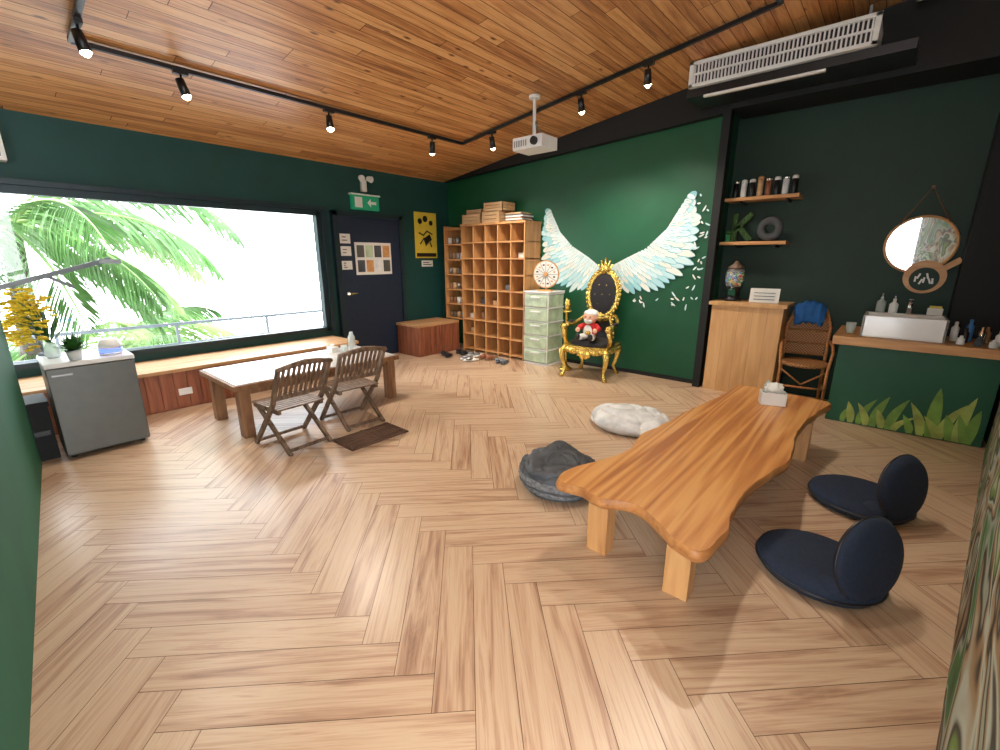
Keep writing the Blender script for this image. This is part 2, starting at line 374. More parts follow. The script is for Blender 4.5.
sheet('notice_paper',4.9,5.14,1.36,1.46,x=X0+.002,lines=2)
w=B('exit_sign');w.bx(X0+.0,X0+.06,3.66,4.10,2.17,2.37,'exit');w.bx(X0+.06,X0+.063,3.70,3.82,2.2,2.34,'paper')
w.bx(X0+.0,X0+.07,3.64,4.12,2.365,2.385,'white')
w.prism([(3.9,2.27),(3.96,2.33),(3.96,2.29),(4.05,2.29),(4.05,2.25),(3.96,2.25),(3.96,2.21)],(X0+.061,0,0),(0,1,0),(0,0,1),.003,'paper');w.done(.004)
w=B('emergency_light');w.bx(X0,X0+.05,3.84,3.92,2.42,2.58,'white')
for dy in(-.06,.06): w.cyl((X0+.05,3.88+dy,2.60),(X0+.12,3.88+dy*1.3,2.58),.032,'white',.045)
w.tube([(X0+.02,3.82,2.60),(X0+.05,3.88,2.61),(X0+.02,3.95,2.60)],.012,'redw');w.done(.004)
w=B('wall_speaker');w.bx(X0,X0+.14,.06,.36,2.3,2.56,'white');w.bx(X0+.14,X0+.145,.09,.33,2.33,2.53,'grey');w.done(.01)

# ------------------------------------------------------------ outside
w=B('outside_terrace');w.bx(-8.2,X0-.15,-8,14,-.3,-.2,'asphalt');w.done()
w=B('terrace_railing')
for z in(.58,.30,.05): w.beam((-7.7,-7,z),(-7.7,13,z),.04,.04 if z>.5 else .02,'dgrey')
y=-7
while y<13: w.beam((-7.7,y,-.2),(-7.7,y,.58),.035,.035,'dgrey');y+=1.25
w.done()
def palm(name,c,fronds,seed,base):
    rd=random.Random(seed);w=B(name)
    w.tube([(c[0]-.2,c[1]-.4,base),(c[0]-.1,c[1]-.2,(base+c[2])/2),c],[.2,.15,.11],'trunk',12)
    for az,el,Lf,dr in fronds:
        az=math.radians(az);e=math.radians(el)
        pts=[];p=Vector(c);NS=24;st=Lf/NS
        for k in range(NS+1):
            pts.append(p.copy());p=p+Vector((math.cos(az)*math.cos(e),math.sin(az)*math.cos(e),math.sin(e)))*st;e-=dr/NS*(.6+.8*k/NS)
        w.tube(pts,[.030*(1-k/(NS+1))+.006 for k in range(NS+1)],'palmy',6)
        side=Vector((-math.sin(az),math.cos(az),0));kk=w.mi(rd.choice(['palm','palm','palmy']))
        NL=64
        for k in range(5,NL):
            t=k/NL*NS;i0=min(int(t),NS-1);f=t-i0;o=pts[i0].lerp(pts[i0+1],f);tan=(pts[i0+1]-pts[i0]).normalized()
            ll=Lf*.30*(math.sin(math.pi*min(1,(k/NL)*.80+.15)))+.06
            for sg in(-1,1):
                dd=(side*sg*.75+tan*(.65+.3*k/NL)+Vector((0,0,-.15-rd.random()*.35))).normalized()
                l2=ll*rd.uniform(.85,1.1)
                q1=o+dd*l2*.45+Vector((0,0,-.04*l2));q2=o+dd*l2*.8+Vector((0,0,-.18*l2));tip=o+dd*l2+Vector((0,0,-.38*l2));ww=(tan*.8+Vector((0,0,.5))).normalized()*.016
                v=[w.bm.verts.new(x_) for x_ in(o-ww*.4,q1-ww,q2-ww*.7,tip,q2+ww*.7,q1+ww,o+ww*.4)]
                w.bm.faces.new(v).material_index=kk
    return w.done()
palm('palm_tree',(-9.6,.45,1.95),[(88,42,3.4,1.9),(70,58,3.0,1.9),(105,12,2.8,1.3),(60,20,2.8,1.5),(95,-12,2.4,1.0),(40,-5,2.4,1.1),(75,-30,2.2,.7),(120,35,2.8,1.8),(20,30,2.4,1.7),(-10,10,2.3,1.3),(-60,35,2.8,1.8),(-85,15,2.7,1.5),(-75,-15,2.4,1.0),(-100,50,3.0,2),(160,30,2.6,1.6),(200,20,2.6,1.6),(-40,-20,2.2,.9),(15,-25,2.2,.8)],3,-4)
palm('palm_tree',(-10.8,1.3,-.55),[(90,50,2.6,1.8),(70,70,2.4,1.8),(110,60,2.4,1.7),(30,50,2.4,1.6),(0,65,2.3,1.6),(-40,50,2.4,1.7),(-80,55,2.5,1.8),(-110,40,2.4,1.6),(150,50,2.4,1.6),(50,35,2.5,1.4)],5,-4)

# ------------------------------------------------------------ bench
w=B('window_bench')
w.bx(X0+.002,-5.32,-.30,3.18,0,.385,'redw');y=-.3
while y<3.15: w.bx(-5.32,-5.308,y+.004,min(3.18,y+.112),.02,.385,'redw');y+=.116
x=X0+.002
for i in range(5): w.bx(x,x+.136,-.31,3.2,.386,.42,'bentop');x+=.138
w.bx(-5.308,-5.30,1.12,1.24,.14,.21,'white');w.done(.003)
w=B('storage_bench')
w.bx(X0+.08,-5.37,4.28,5.13,0,.46,'redw');y=4.28
while y<5.1: w.bx(-5.37,-5.358,y+.004,min(5.13,y+.112),.02,.46,'redw');y+=.116
w.bx(X0+.08,-5.35,4.26,5.13,.461,.50,'bentop');w.done(.003)

# ------------------------------------------------------------ low white table
w=B('low_table')
w.bx(-4.80,-3.93,1.20,2.85,.43,.475,'brownw');w.bx(-4.78,-3.95,1.22,2.83,.475,.482,'wtop')
w.bx(-4.74,-4.0,1.28,2.78,.37,.43,'brownw')
for x in(-4.72,-4.06):
    for y in(1.24,2.72): w.bx(x,x+.10,y,y+.09,0,.43,'brownw')
w.done(.006)
w=B('drinking_glass',(-4.35,2.45,.482));w.lathe([(.028,0),(.035,.11),(.033,.11),(.026,.005)],(0,0,0),'clear',16);w.done()
w=B('drinking_glass',(-4.48,2.62,.482));w.lathe([(.035,0),(.04,.16),(.02,.2),(.02,.22)],(0,0,0),'clear',16);w.done()
w=B('tissue_box',(-4.6,2.45,.482));w.box((0,0,.03),(.12,.08,.06),'paper');w.ell((0,0,.07),(.03,.02,.025),'paper',nz=.4);w.done(.004)
w=B('chair_slat_shadow')  # thin dark strips standing in for the chair back's striped floor shadow
for i in range(9): w.bx(-3.36+i*.037,-3.36+i*.037+.025,1.70,2.26,.001,.010,'slat_shadow')
for y in(1.72,1.98,2.23): w.bx(-3.36,-3.04,y-.01,y+.01,.0105,.014,'slat_shadow')
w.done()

def fchair(loc,rz):
    w=B('folding_chair',loc,rz);hw=.21
    for s_ in(-1,1):
        w.beam((-.24,s_*hw,.0),(.12,s_*hw,.40),.028,.035,'darkw')
        w.beam((.12,s_*hw,.40),(.27,s_*hw,.70),.028,.035,'darkw')
        w.beam((.24,s_*(hw-.035),.0),(-.20,s_*(hw-.035),.33),.028,.035,'darkw')
        w.beam((-.24,s_*(hw-.03),.335),(.15,s_*(hw-.03),.335),.03,.03,'darkw')
    for i in range(9): w.box((-.235+i*.047,0,.357),(.036,.40,.014),'darkw')
    w.tube([(.275,-hw-.02,.70),(.29,-.1,.725),(.295,0,.735),(.29,.1,.725),(.275,hw+.02,.70)],[.018,.022,.024,.022,.018],'darkw',8)
    w.beam((.155,-hw,.46),(.155,hw,.46),.022,.035,'darkw')
    for i in range(9):
        y=-.168+i*.042;w.beam((.155,y,.465),(.285,y,.72),.024,.012,'darkw')
    w.beam((-.21,-hw,.03),(-.21,hw,.03),.02,.025,'darkw');w.beam((.21,-hw+.03,.03),(.21,hw-.03,.03),.02,.025,'darkw')
    return w.done(.003)
fchair((-3.58,1.50,0),.08);fchair((-3.67,2.10,0),-.05)

# ------------------------------------------------------------ fridge
w=B('mini_fridge')
w.bx(-5.02,-4.54,.19,.70,.03,.72,'fridge');w.bx(-4.535,-4.50,.19,.70,.05,.715,'fridge')
w.bx(-5.03,-4.50,.185,.705,.72,.755,'white');w.bx(-4.5,-4.49,.21,.33,.655,.675,'grey')
for x in(-4.97,-4.6):
    for y in(.23,.66): w.cyl((x,y,0),(x,y,.03),.02,'blackp')
w.done(.006)
w=B('black_bin');w.bx(-4.95,-4.66,-.1,.16,.0,.42,'black');w.bx(-4.97,-4.64,-.12,.17,.42,.46,'black');w.bx(-4.64,-4.635,-.02,.14,.2,.24,'blackp');w.done(.008)
w=B('yellow_orchid',(-4.80,.27,.755))
w.lathe([(.035,0),(.05,.02),(.045,.07),(.03,.11),(.034,.12)],(0,0,0),'clear',16)
rd=random.Random(2)
for i in range(26):
    az=rd.uniform(0,6.28);sp=rd.uniform(.03,.19);h=rd.uniform(.20,.50)
    top=Vector((math.cos(az)*sp,math.sin(az)*sp*.9-.05,h))
    w.tube([(0,0,.1),(top.x*.3,top.y*.3,.12+(h-.1)*.6),top],.003,'leaf',5)
    for k in range(10):
        p=top+Vector((rd.uniform(-.06,.06),rd.uniform(-.06,.06),rd.uniform(-.12,.05)))
        for a_ in range(4): w.ell(p+Vector((math.cos(a_*1.57)*.011,math.sin(a_*1.57)*.011,0)),(.013,.013,.008),'yellow',seg=6)
for k in range(30):
    az=rd.uniform(0,6.28);e=rd.uniform(.5,1.4);l=rd.uniform(.12,.3)
    dd=Vector((math.cos(az)*math.cos(e),math.sin(az)*math.cos(e),math.sin(e)));sd=dd.cross(Vector((0,0,1))).normalized()*.012;o=Vector((0,0,.11))
    v=[w.bm.verts.new(x_) for x_ in(o,o+dd*l*.6+sd,o+dd*l,o+dd*l*.6-sd)];w.bm.faces.new(v).material_index=w.mi('leaf')
w.done()
w=B('potted_plant',(-4.58,.37,.755))
w.lathe([(.035,0),(.05,.075),(.046,.075),(.04,.06)],(0,0,0),'white',18)
for i in range(110):
    az=rd.uniform(0,6.28);l=rd.uniform(.08,.14);e=rd.uniform(.1,1.3)
    dd=Vector((math.cos(az)*math.cos(e),math.sin(az)*math.cos(e),math.sin(e)));sd=dd.cross(Vector((0,0,1))).normalized()*.014
    o=Vector((0,0,.07));v=[w.bm.verts.new(x_) for x_ in(o,o+dd*l*.6+sd,o+dd*l,o+dd*l*.6-sd)];w.bm.faces.new(v).material_index=w.mi('leaf')
w.done()
w=B('aroma_diffuser',(-4.64,.59,.755));w.lathe([(.065,0),(.075,.01),(.076,.02)],(0,0,0),'white',24);w.lathe([(.076,.02),(.076,.052)],(0,0,0),'blueglow',24)
w.lathe([(.076,.052),(.072,.087),(.055,.12),(.02,.13),(.012,.127)],(0,0,0),'white',24);w.done()
w=B('desk_lamp')
w.lathe([(.04,0),(.04,.015),(.02,.02)],(-4.985,.235,.757),'dgrey',20)
w.tube([(-4.985,.235,.77),(-4.985,.16,1.31)],.010,'dgrey',8);w.beam((-4.985,.0,1.26),(-4.985,.76,1.49),.06,.035,'dgrey');w.beam((-4.985,.36,1.36),(-4.985,.50,1.27),.035,.025,'dgrey');w.beam((-4.985,.68,1.475),(-4.985,.82,1.47),.09,.035,'grey');w.done()

# ------------------------------------------------------------ cubby shelves
w=B('cubby_shelf')
x0,x1,y0,y1,H_=-5.28,-4.0,5.15,YW-.005,2.0
nc,nr=5,8
w.bx(x0,x1,y1-.012,y1,0,H_,'cub');w.bx(x0-.01,x1+.01,y0-.01,y1,H_-.02,H_+.01,'cub')
cw=(x1-x0-.02)/nc
for i in range(nc+1):
    xx=x0+i*cw;w.bx(xx,xx+.02,y0,y1,0,H_,'cub')
zs=[.04+.24*i for i in range(9)]
for z in zs[:-1]: w.bx(x0,x1,y0+.003,y1,z,z+.02,'cub')
rd=random.Random(4)
for i in range(nc):
    for j in range(8):
        if rd.random()<.14:
            m_=rd.choice(['paper','brownw','knit','crate','crate','bagdark']);h=rd.uniform(.05,.11)
            w.bx(x0+i*cw+.06,x0+(i+1)*cw-.05,y0+.12,y1-.05,zs[j]+.02,zs[j]+.02+h,m_)
w.done(.002)
w=B('side_shelf')
w.bx(-5.72,-5.70,5.18,YW-.005,.502,2.0,'cub');w.bx(-5.31,-5.295,5.18,YW-.005,.502,2.0,'cub');w.bx(-5.72,-5.295,YW-.02,YW-.005,.502,2.0,'cub')
for i in range(7):
    z=.502+i*.24;w.bx(-5.72,-5.295,5.18,YW-.005,z,z+.018,'cub')
    if i<6:
        for k in range(4): w.cyl((-5.66+k*.09,5.27,z+.018),(-5.66+k*.09,5.27,z+.12),.035,rd.choice(['c4','brownw','grey','crate','darkw']),seg=12)
w.done()
def crate(name,x0,x1,y0,y1,z0,z1):
    w=B(name)
    n=3;h=(z1-z0)
    for i in range(n):
        za=z0+i*h/n+.002;zb=z0+(i+1)*h/n-.004
        w.bx(x0,x1,y0,y0+.012,za,zb,'crate');w.bx(x0,x1,y1-.012,y1,za,zb,'crate');w.bx(x0,x0+.012,y0,y1,za,zb,'crate');w.bx(x1-.012,x1,y0,y1,za,zb,'crate')
    w.bx(x0,x1,y0,y1,z0,z0+.01,'crate')
    for x in(x0+.012,x1-.03): w.bx(x,x+.02,y0-.006,y0,z0,z1,'crate')
    w.done()
crate('wooden_crate',-5.26,-4.86,5.16,5.5,2.012,2.15);crate('wooden_crate',-4.85,-4.5,5.18,5.5,2.012,2.17)
crate('wooden_crate',-5.2,-4.88,5.2,5.5,2.152,2.22);crate('wooden_crate',-4.84,-4.46,5.2,5.5,2.172,2.30)
w=B('book_pile');
for i in range(6): w.bx(-4.42+.02*(i%2),-4.08-.02*(i%3),5.2,5.45,2.012+i*.02,2.03+i*.02,['darkw','paper','brownw','c4','bagdark','crate'][i])
w.done()
w=B('drawer_tower')
x0,x1,y0,y1=-3.93,-3.52,5.06,5.48
w.bx(x0,x1,y0+.02,y1,0,.03,'white')
for i in range(5):
    z=.04+i*.198
    w.bx(x0,x1,y0+.015,y1,z+.176,z+.194,'white')
    w.bx(x0+.008,x1-.008,y0+.01,y1-.01,z,z+.172,'drawer')
    w.bx(x0+.02,x1-.02,y0,y0+.012,z+.01,z+.165,'drawer')
    w.bx(x0+.12,x1-.12,y0-.015,y0,z+.125,z+.145,'white')
    for xx in(x0,x1-.012): w.bx(xx,xx+.012,y0+.012,y0+.03,z,z+.18,'white');
w.bx(x0-.005,x1+.005,y0,y1,1.03,1.05,'white');w.done(.004)
w=B('prize_wheel',(-3.66,5.2,1.05),.25)
w.box((0,0,.01),(.2,.12,.02),'shelfw');w.beam((0,.03,.02),(0,.03,.22),.04,.02,'shelfw')
w.tube([(0,.015,.23),(0,-.005,.23)],.19,'shelfw',36);w.tube([(0,-.005,.23),(0,-.009,.23)],.175,'paper',36)
for k in range(12):
    a_=k*math.pi/6;w.beam((math.cos(a_)*.02,-.011,.23+math.sin(a_)*.02),(math.cos(a_)*.172,-.011,.23+math.sin(a_)*.172),.004,.004,'blackp')
    a_+=.26;w.box((math.cos(a_)*.13,-.011,.23+math.sin(a_)*.13),(.03,.003,.02),['shelfw','blackp'][k%2])
w.cyl((0,-.01,.23),(0,-.03,.23),.03,'shelfw');w.done()
w=B('slippers')
for i,(x,y,a_) in enumerate([(-5.12,4.93,.2),(-4.98,4.9,.1),(-4.84,4.92,0),(-4.72,4.93,.1),(-4.54,4.88,-.2),(-4.42,4.9,-.15),(-4.22,4.86,.3),(-4.10,4.84,.4),(-5.2,4.66,.6),(-5.06,4.62,.5),(-4.7,4.66,-.4),(-4.58,4.62,-.5)]):
    w.ell((x,y,.022),(.048,.13,.022),['blackp','paper','brownw','bagdark'][i//2%4],(0,0,a_),seg=12);w.ell((x,y-.04,.05),(.046,.06,.026),['blackp','grey','redw','knit'][i//2%4],(0,0,a_),seg=10)
w.done()

# ------------------------------------------------------------ wings mural
bm=bmesh.new();rl=bm.faces.layers.float.new('rnd')
lay=[0]
def feather(p,d,L,wd,tint):
    p=Vector(p);d=Vector(d).normalized();s_=Vector((-d.y,d.x));bend=s_*L*.14*(1 if d.x<0 else -1)*(-1)
    lay[0]+=1;yy=YW-.002-lay[0]*.00004
    prof=[(0,.3),(.12,.7),(.4,1),(.7,.95),(.88,.65),(.96,.35),(1,0)]
    Lf=[p+d*L*t+bend*t*t+s_*wd*w_/2 for t,w_ in prof];Rt=[p+d*L*t+bend*t*t-s_*wd*w_/2 for t,w_ in prof[:-1]]
    vs=[bm.verts.new((q_.x,yy,q_.y)) for q_ in Lf+Rt[::-1]]
    f=bm.faces.new(vs);f[rl]=min(1,max(0,tint))
def lerp_path(P,t):
    t=max(0,min(.9999,t))*(len(P)-1);i=int(t);return Vector(P[i]).lerp(Vector(P[i+1]),t-i)
rd=random.Random(11)
for lead,trail in(([(-3.00,1.38),(-3.2,1.52),(-3.45,1.66),(-3.66,1.85),(-3.84,2.16)],[(-3.08,1.12),(-3.3,1.01),(-3.58,1.04),(-3.78,1.16),(-3.90,1.35),(-3.97,1.62),(-3.985,1.9),(-3.93,2.12)]),
                  ([(-2.88,1.38),(-2.64,1.50),(-2.38,1.62),(-2.14,1.84),(-1.93,2.20)],[(-2.80,1.12),(-2.55,1.03),(-2.25,1.06),(-2.02,1.18),(-1.86,1.38),(-1.78,1.65),(-1.78,1.95),(-1.86,2.2)])):
    for (n_,fr,wd,lo,hi) in((22,1.0,.105,.2,.8),(24,.74,.085,.3,.95),(26,.50,.065,.4,1),(28,.30,.05,.5,1),(30,.16,.035,.7,1)):
        for i in range(n_):
            t=i/(n_-1);a_=lerp_path(lead,t);b2=lerp_path(trail,t)
            v=(b2-a_);L=max(v.length*fr,.09)*rd.uniform(.92,1.06)
            if t>.85: v=Vector((v.x,v.y-.05))
            p0=a_+v*.01
            feather(p0,v,L*1.01,wd*1.12*(.85+.35*t),rd.uniform(0,.28))
            feather(p0,v,L,wd*.9*(.85+.35*t),rd.uniform(lo,hi))
            feather(a_+v*.03,v,L*.8,.010,rd.uniform(.1,.4))
for i in range(40):
    t=rd.random();p=(-1.74+rd.uniform(-.07,.09),1.0+1.15*t+rd.uniform(-.1,.1))
    if i%3==0:p=(rd.uniform(-2.6,-1.8),rd.uniform(.88,1.05))
    feather(p,(rd.uniform(-1,1),rd.uniform(-1,1)),rd.uniform(.03,.08),.018,rd.uniform(.4,1))
me=D.meshes.new('wings_mural');bm.to_mesh(me);bm.free();me.materials.append(M['feather'])
o=D.objects.new('wings_mural',me);COL.objects.link(o)

# ------------------------------------------------------------ throne
w=B('golden_throne',(-2.82,5.10,0),.12)
def leg(x,y,sg,fy):
    w.tube([(x,y,.40),(x+sg*.035,y+fy*.035,.33),(x+sg*.02,y+fy*.02,.22),(x-sg*.01,y-fy*.01,.12),(x+sg*.01,y+fy*.015,.05),(x+sg*.03,y+fy*.035,.0)],[.035,.045,.03,.022,.022,.036],'gold',10)
    w.ell((x+sg*.03,y+fy*.03,.34),.045,'gold',nz=.5,nf=6)
for sx in(-1,1):
    leg(sx*.27,-.25,sx,-1);leg(sx*.23,.22,sx,1)
w.box((0,-.01,.385),(.60,.52,.07),'gold')
for i in range(13): w.ell((-.27+i*.045,-.275,.36+.012*math.cos(i*1.05)),(.03,.02,.035),'gold',nz=.5,nf=5,seg=10)
for i in range(9):
    for sx in(-1,1): w.ell((sx*.30,-.24+i*.055,.365),(.02,.032,.032),'gold',seg=8)
w.ell((0,-.28,.33),(.09,.03,.06),'gold',nz=.5,nf=4)
w.ell((0,-.01,.43),(.29,.26,.075),'velvet',flat=-.3)
for sx in(-1,1):
    w.tube([(sx*.28,-.17,.42),(sx*.31,-.20,.52),(sx*.30,-.24,.62),(sx*.30,-.16,.67),(sx*.29,.0,.66),(sx*.26,.17,.70),(sx*.20,.23,.78)],[.024,.03,.036,.034,.028,.026,.02],'gold',10)
    w.ell((sx*.30,-.05,.69),(.035,.10,.025),'velvet');w.ell((sx*.30,-.25,.65),(.04,.045,.045),'gold',nz=.4,nf=6)
    w.tube([(sx*.15,.22,.42),(sx*.17,.24,.6),(sx*.12,.25,.76)],[.025,.022,.025],'gold',8)
    for k in range(8): w.ell((sx*(.17+.015*math.sin(k)),.235,.45+k*.045),.024,'gold',nz=.6,nf=6,seg=8)
w.prism([(-.15,.44),(.15,.44),(.12,.82),(-.12,.82)],(0,.25,0),(1,0,0),(0,.08,1),-.03,'velvet')
cz=1.04
def bp(a_,r1,r2,dy=0): 
    z=cz+math.sin(a_)*r2;return (math.cos(a_)*r1,.25+(z-.8)*.10+dy,z)
g=[bp(2*math.pi*k/40,.195,.285) for k in range(40)]
w.tube(g,[.026+.006*math.sin(k*2.5) for k in range(40)],'gold',10,closed=True)
for k in range(34):
    a_=2*math.pi*k/34;w.ell(bp(a_,.225,.315),(.024,.022,.028),'gold',nz=.6,nf=5,seg=8)
w.ell((0,.25+.24*.1,cz),(.185,.035,.275),'velvet',rot=(-.1,0,0),seg=24)
for i in range(3):
    for j in range(2+(i%2)):
        w.ell((-.05*(1+i%2)+j*.1,.24,cz-.12+i*.12),.008,'gold',seg=8)
w.ell((0,.25,.74),(.12,.03,.06),'gold',nz=.6,nf=4)
for a_,l in((-.9,.08),(-.45,.11),(0,.13),(.45,.11),(.9,.08)):
    w.tube([(math.sin(a_)*.05,.29,cz+.30),(math.sin(a_)*(.07+l*.5),.30,cz+.31+math.cos(a_)*l)],[.03,.012],'gold',8);w.ell((math.sin(a_)*(.07+l*.5),.30,cz+.32+math.cos(a_)*l),.018,'gold',seg=8)
w.ell((0,.285,cz+.32),(.07,.03,.05),'gold',nz=.5,nf=4)
w.done()
w=B('plush_doll',(-2.80,4.98,.505),.1)
w.ell((0,0,.11),(.095,.08,.12),'red',seg=20);w.ell((0,-.072,.10),(.06,.015,.08),'white');
w.ell((0,-.01,.27),(.088,.08,.085),'skin',seg=20)
w.ell((0,.01,.315),(.092,.085,.055),'white',seg=18,nz=.2);w.ell((0,-.07,.23),(.055,.025,.035),'white',nz=.3)
for sx in(-1,1):
    w.ell((sx*.03,-.084,.285),.009,'blackp',seg=8);w.ell((sx*.088,0,.27),(.015,.02,.025),'skin',seg=8)
    w.tube([(sx*.07,0,.17),(sx*.13,-.04,.14),(sx*.12,-.10,.12)],[.035,.032,.026],'red',10);w.ell((sx*.115,-.12,.12),.03,'skin',seg=10)
    w.tube([(sx*.05,-.03,.03),(sx*.08,-.12,.03),(sx*.085,-.16,.035)],[.042,.038,.035],'white',10);w.ell((sx*.085,-.185,.045),(.035,.03,.045),'blackp',seg=10)
w.ell((0,-.09,.262),.012,'skin',seg=8);w.ell((.03,-.13,.09),(.04,.02,.03),'gold',seg=10);w.done()
w=B('gold_side_stand',(-3.24,5.12,0))
w.lathe([(.09,0),(.10,.02),(.05,.05),(.025,.08),(.02,.35),(.035,.40),(.02,.44),(.02,.78),(.06,.80),(.065,.82)],(0,0,0),'gold',16);w.ell((0,0,.90),(.04,.03,.07),'gold',nz=.6,nf=4);w.done()

# ------------------------------------------------------------ reception cabinet + shelves
w=B('wooden_cabinet')
w.bx(-1.50,-.80,5.42,5.84,0,.99,'ply');w.bx(-1.53,-.77,5.39,5.845,.991,1.03,'ply')
for i in range(1,5): w.bx(-1.5+i*.14-.001,-1.5+i*.14+.001,5.4185,5.42,.01,.98,'brownw')
w.done(.003)
w=B('gumball_machine',(-1.34,5.58,1.03))
w.lathe([(.085,0),(.085,.03),(.06,.05),(.065,.15),(.08,.16)],(0,0,0),'blackp',20);w.box((0,-.06,.10),(.07,.04,.07),'chrome')
w.lathe([(.08,.16),(.095,.19),(.10,.25),(.095,.32),(.075,.35)],(0,0,0),'glassball',24);w.lathe([(.08,.35),(.085,.37),(.03,.41),(.012,.44)],(0,0,0),'darkw',20)
for i in range(110):
    a_=rd.uniform(0,6.28);z=rd.uniform(.18,.31);r=.08*math.sqrt(rd.random())
    w.ell((math.cos(a_)*r,math.sin(a_)*r,z),.015,'c%d'%rd.randrange(5),seg=8)
w.done()
w=B('menu_sign',(-1.02,5.55,1.03),.1);w.prism([(-.14,0),(.14,0),(.14,.15),(-.14,.15)],(0,0,0),(1,0,0),(0,.25,1),-.008,'paper')
for i in range(3): w.box((0,-.006+.0085*(i+1),.034*(i+1)),(.2,.003,.006),'blackp')
w.done()
for z,xe in((2.10,-.85),(1.64,-.90)):
    w=B('wall_shelf');w.bx(-1.55,xe,5.58,YR-.003,z,z+.035,'shelfw')
    for x in(-1.4,xe-.12): w.bx(x,x+.02,5.62,YR-.003,z-.03,z,'blackp')
    w.done(.003)
for i in range(8):
    x=-1.46+i*.078
    w=B('spice_canister',(x,5.64,2.136));h=.145 if i not in(3,) else .165
    w.lathe([(.026,0),(.029,.005),(.029,h)],(0,0,0),['blackp','c4','blackp','crate','redw','blackp','c4','blackp'][i],14);w.lathe([(.030,h),(.030,h+.025),(.02,h+.035)],(0,0,0),['chrome','c4','c4','shelfw','chrome','c4','chrome','c4'][i],14);w.done()
w=B('letter_k_decor',(-1.36,5.66,1.676));w.box((-.07,0,.15),(.06,.06,.30),'moss');w.box((.015,0,.205),(.06,.06,.24),'moss',(0,.75,0));w.box((.03,0,.095),(.06,.06,.22),'moss',(0,-.7,0));w.done(.008)
w=B('letter_o_decor',(-1.08,5.66,1.676));w.tube([(math.cos(k*math.pi/14)*.085,0,.125+math.sin(k*math.pi/14)*.085) for k in range(28)],.04,'tire',12,closed=True);w.done()
w=B('toy_block',(-1.49,5.7,1.676));w.box((0,0,.04),(.05,.05,.08),'c3');w.ell((0,0,.10),.025,'leaf',nz=.5);w.done(.004)

# ------------------------------------------------------------ rattan chair
w=B('rattan_chair',(-.56,5.50,0),.15)
for sx in(-1,1):
    w.tube([(sx*.20,-.20,0),(sx*.20,-.19,.42),(sx*.22,-.17,.60),(sx*.22,0,.64),(sx*.20,.16,.66)],.014,'rattan',8)
    w.tube([(sx*.19,.20,0),(sx*.19,.17,.44),(sx*.19,.20,.8),(sx*.13,.22,.98),(0,.23,1.04)],.016,'rattan',8)
    w.tube([(sx*.20,-.19,.2),(sx*.19,.19,.2)],.010,'rattan',8)
    w.tube([(sx*.20,-.19,.4),(0,-.2,.25),(-sx*.0,-.2,.25)],.009,'rattan',6)
w.tube([(-.2,-.2,.22),(.2,-.2,.22)],.010,'rattan',8)
w.lathe([(.20,0),(.225,.012),(.225,.03),(.2,.04)],(0,-.01,.42),'cane',24)
w.prism([(-.17,.50),(.17,.50),(.18,.8),(.12,.96),(0,1.01),(-.12,.96),(-.18,.8)],(0,.215,0),(1,0,0),(0,.02,1),-.008,'cane')
for z in(.5,.62,.76,.9): w.tube([(-.18 if z<.85 else -.15,.195,z),(.18 if z<.85 else .15,.195,z)],.009,'rattan',6)
w.done()
w=B('blue_towel',(-.60,5.70,.0),.15)
n_=14;g=[]
path=[(-.055,.84),(-.06,.88),(-.055,.93),(-.045,.98),(-.03,1.03),(0,1.065),(.035,1.05),(.05,1.0),(.055,.94)]
for j,(py,pz) in enumerate(path):
    row=[]
    for i in range(n_+1):
        s_=i/n_-.5;dz=-.25*s_*s_*(1 if 2<j<8 else .6)+.012*math.sin(i*1.9+j)
        row.append(w.bm.verts.new((s_*(.24+.01*j),py-.006*math.cos(i*1.7),pz+dz)))
    g.append(row)
for j in range(len(path)-1):
    for i in range(n_): f=w.bm.faces.new((g[j][i],g[j][i+1],g[j+1][i+1],g[j+1][i]));f.smooth=True;f.material_index=w.mi('blue')
o=w.done();s_=o.modifiers.new('s','SOLIDIFY');s_.thickness=.012

# ------------------------------------------------------------ counter
w=B('wash_counter')
w.bx(-.32,.80,4.99,5.60,.745,.82,'shelfw');w.bx(-.27,.775,5.10,5.60,0,.745,'green');w.bx(-.32,.43,5.60,YR-.003,.745,.82,'shelfw');w.done(.004)
w=B('grass_mural')
blades=[(-.14,.05,.16,.04),(-.08,-.04,.20,.05),(-.02,.10,.26,.05),(.03,-.08,.20,.05),(.08,.08,.30,.06),(.14,-.05,.17,.05),(.19,.10,.30,.06),(.23,.14,.16,.05),(.33,-.06,.16,.05),(.40,-.10,.28,.06),(.46,.0,.44,.075),(.52,.12,.33,.06),(.58,-.05,.22,.06),(.62,.06,.40,.06),(.69,.03,.30,.06),(.5,-.1,.18,.06),(.66,-.06,.24,.05)]
for i,(x,ln,h,wd) in enumerate(blades):
    Lf=[];Rt=[]
    for k in range(9):
        t=k/8;cx=x+ln*t*t;ww=wd*max(0,math.sin(math.pi*(.18+.82*t)))**.8*.6 if t<1 else 0
        Lf.append((cx-ww,.012+h*t));Rt.append((cx+ww,.012+h*t))
    w.prism(Lf+Rt[:-1][::-1],(0,5.097-.0006*i,0),(1,0,0),(0,0,1),.002,['gr1','gr2'][(i*3)%4%2])
w.done()
w=B('wash_basin',(.135,5.30,.821))
hx,hy,h=.275,.20,.19
w.box((0,-hy+.012,h/2),(2*hx,.024,h),'cer');w.box((0,hy-.04,h/2),(2*hx,.08,h),'cer');w.box((-hx+.012,0,h/2),(.024,2*hy,h),'cer');w.box((hx-.012,0,h/2),(.024,2*hy,h),'cer');w.box((0,0,.02),(2*hx-.01,2*hy-.01,.04),'cer')
w.done(.008,seg=3)
zb=1.011
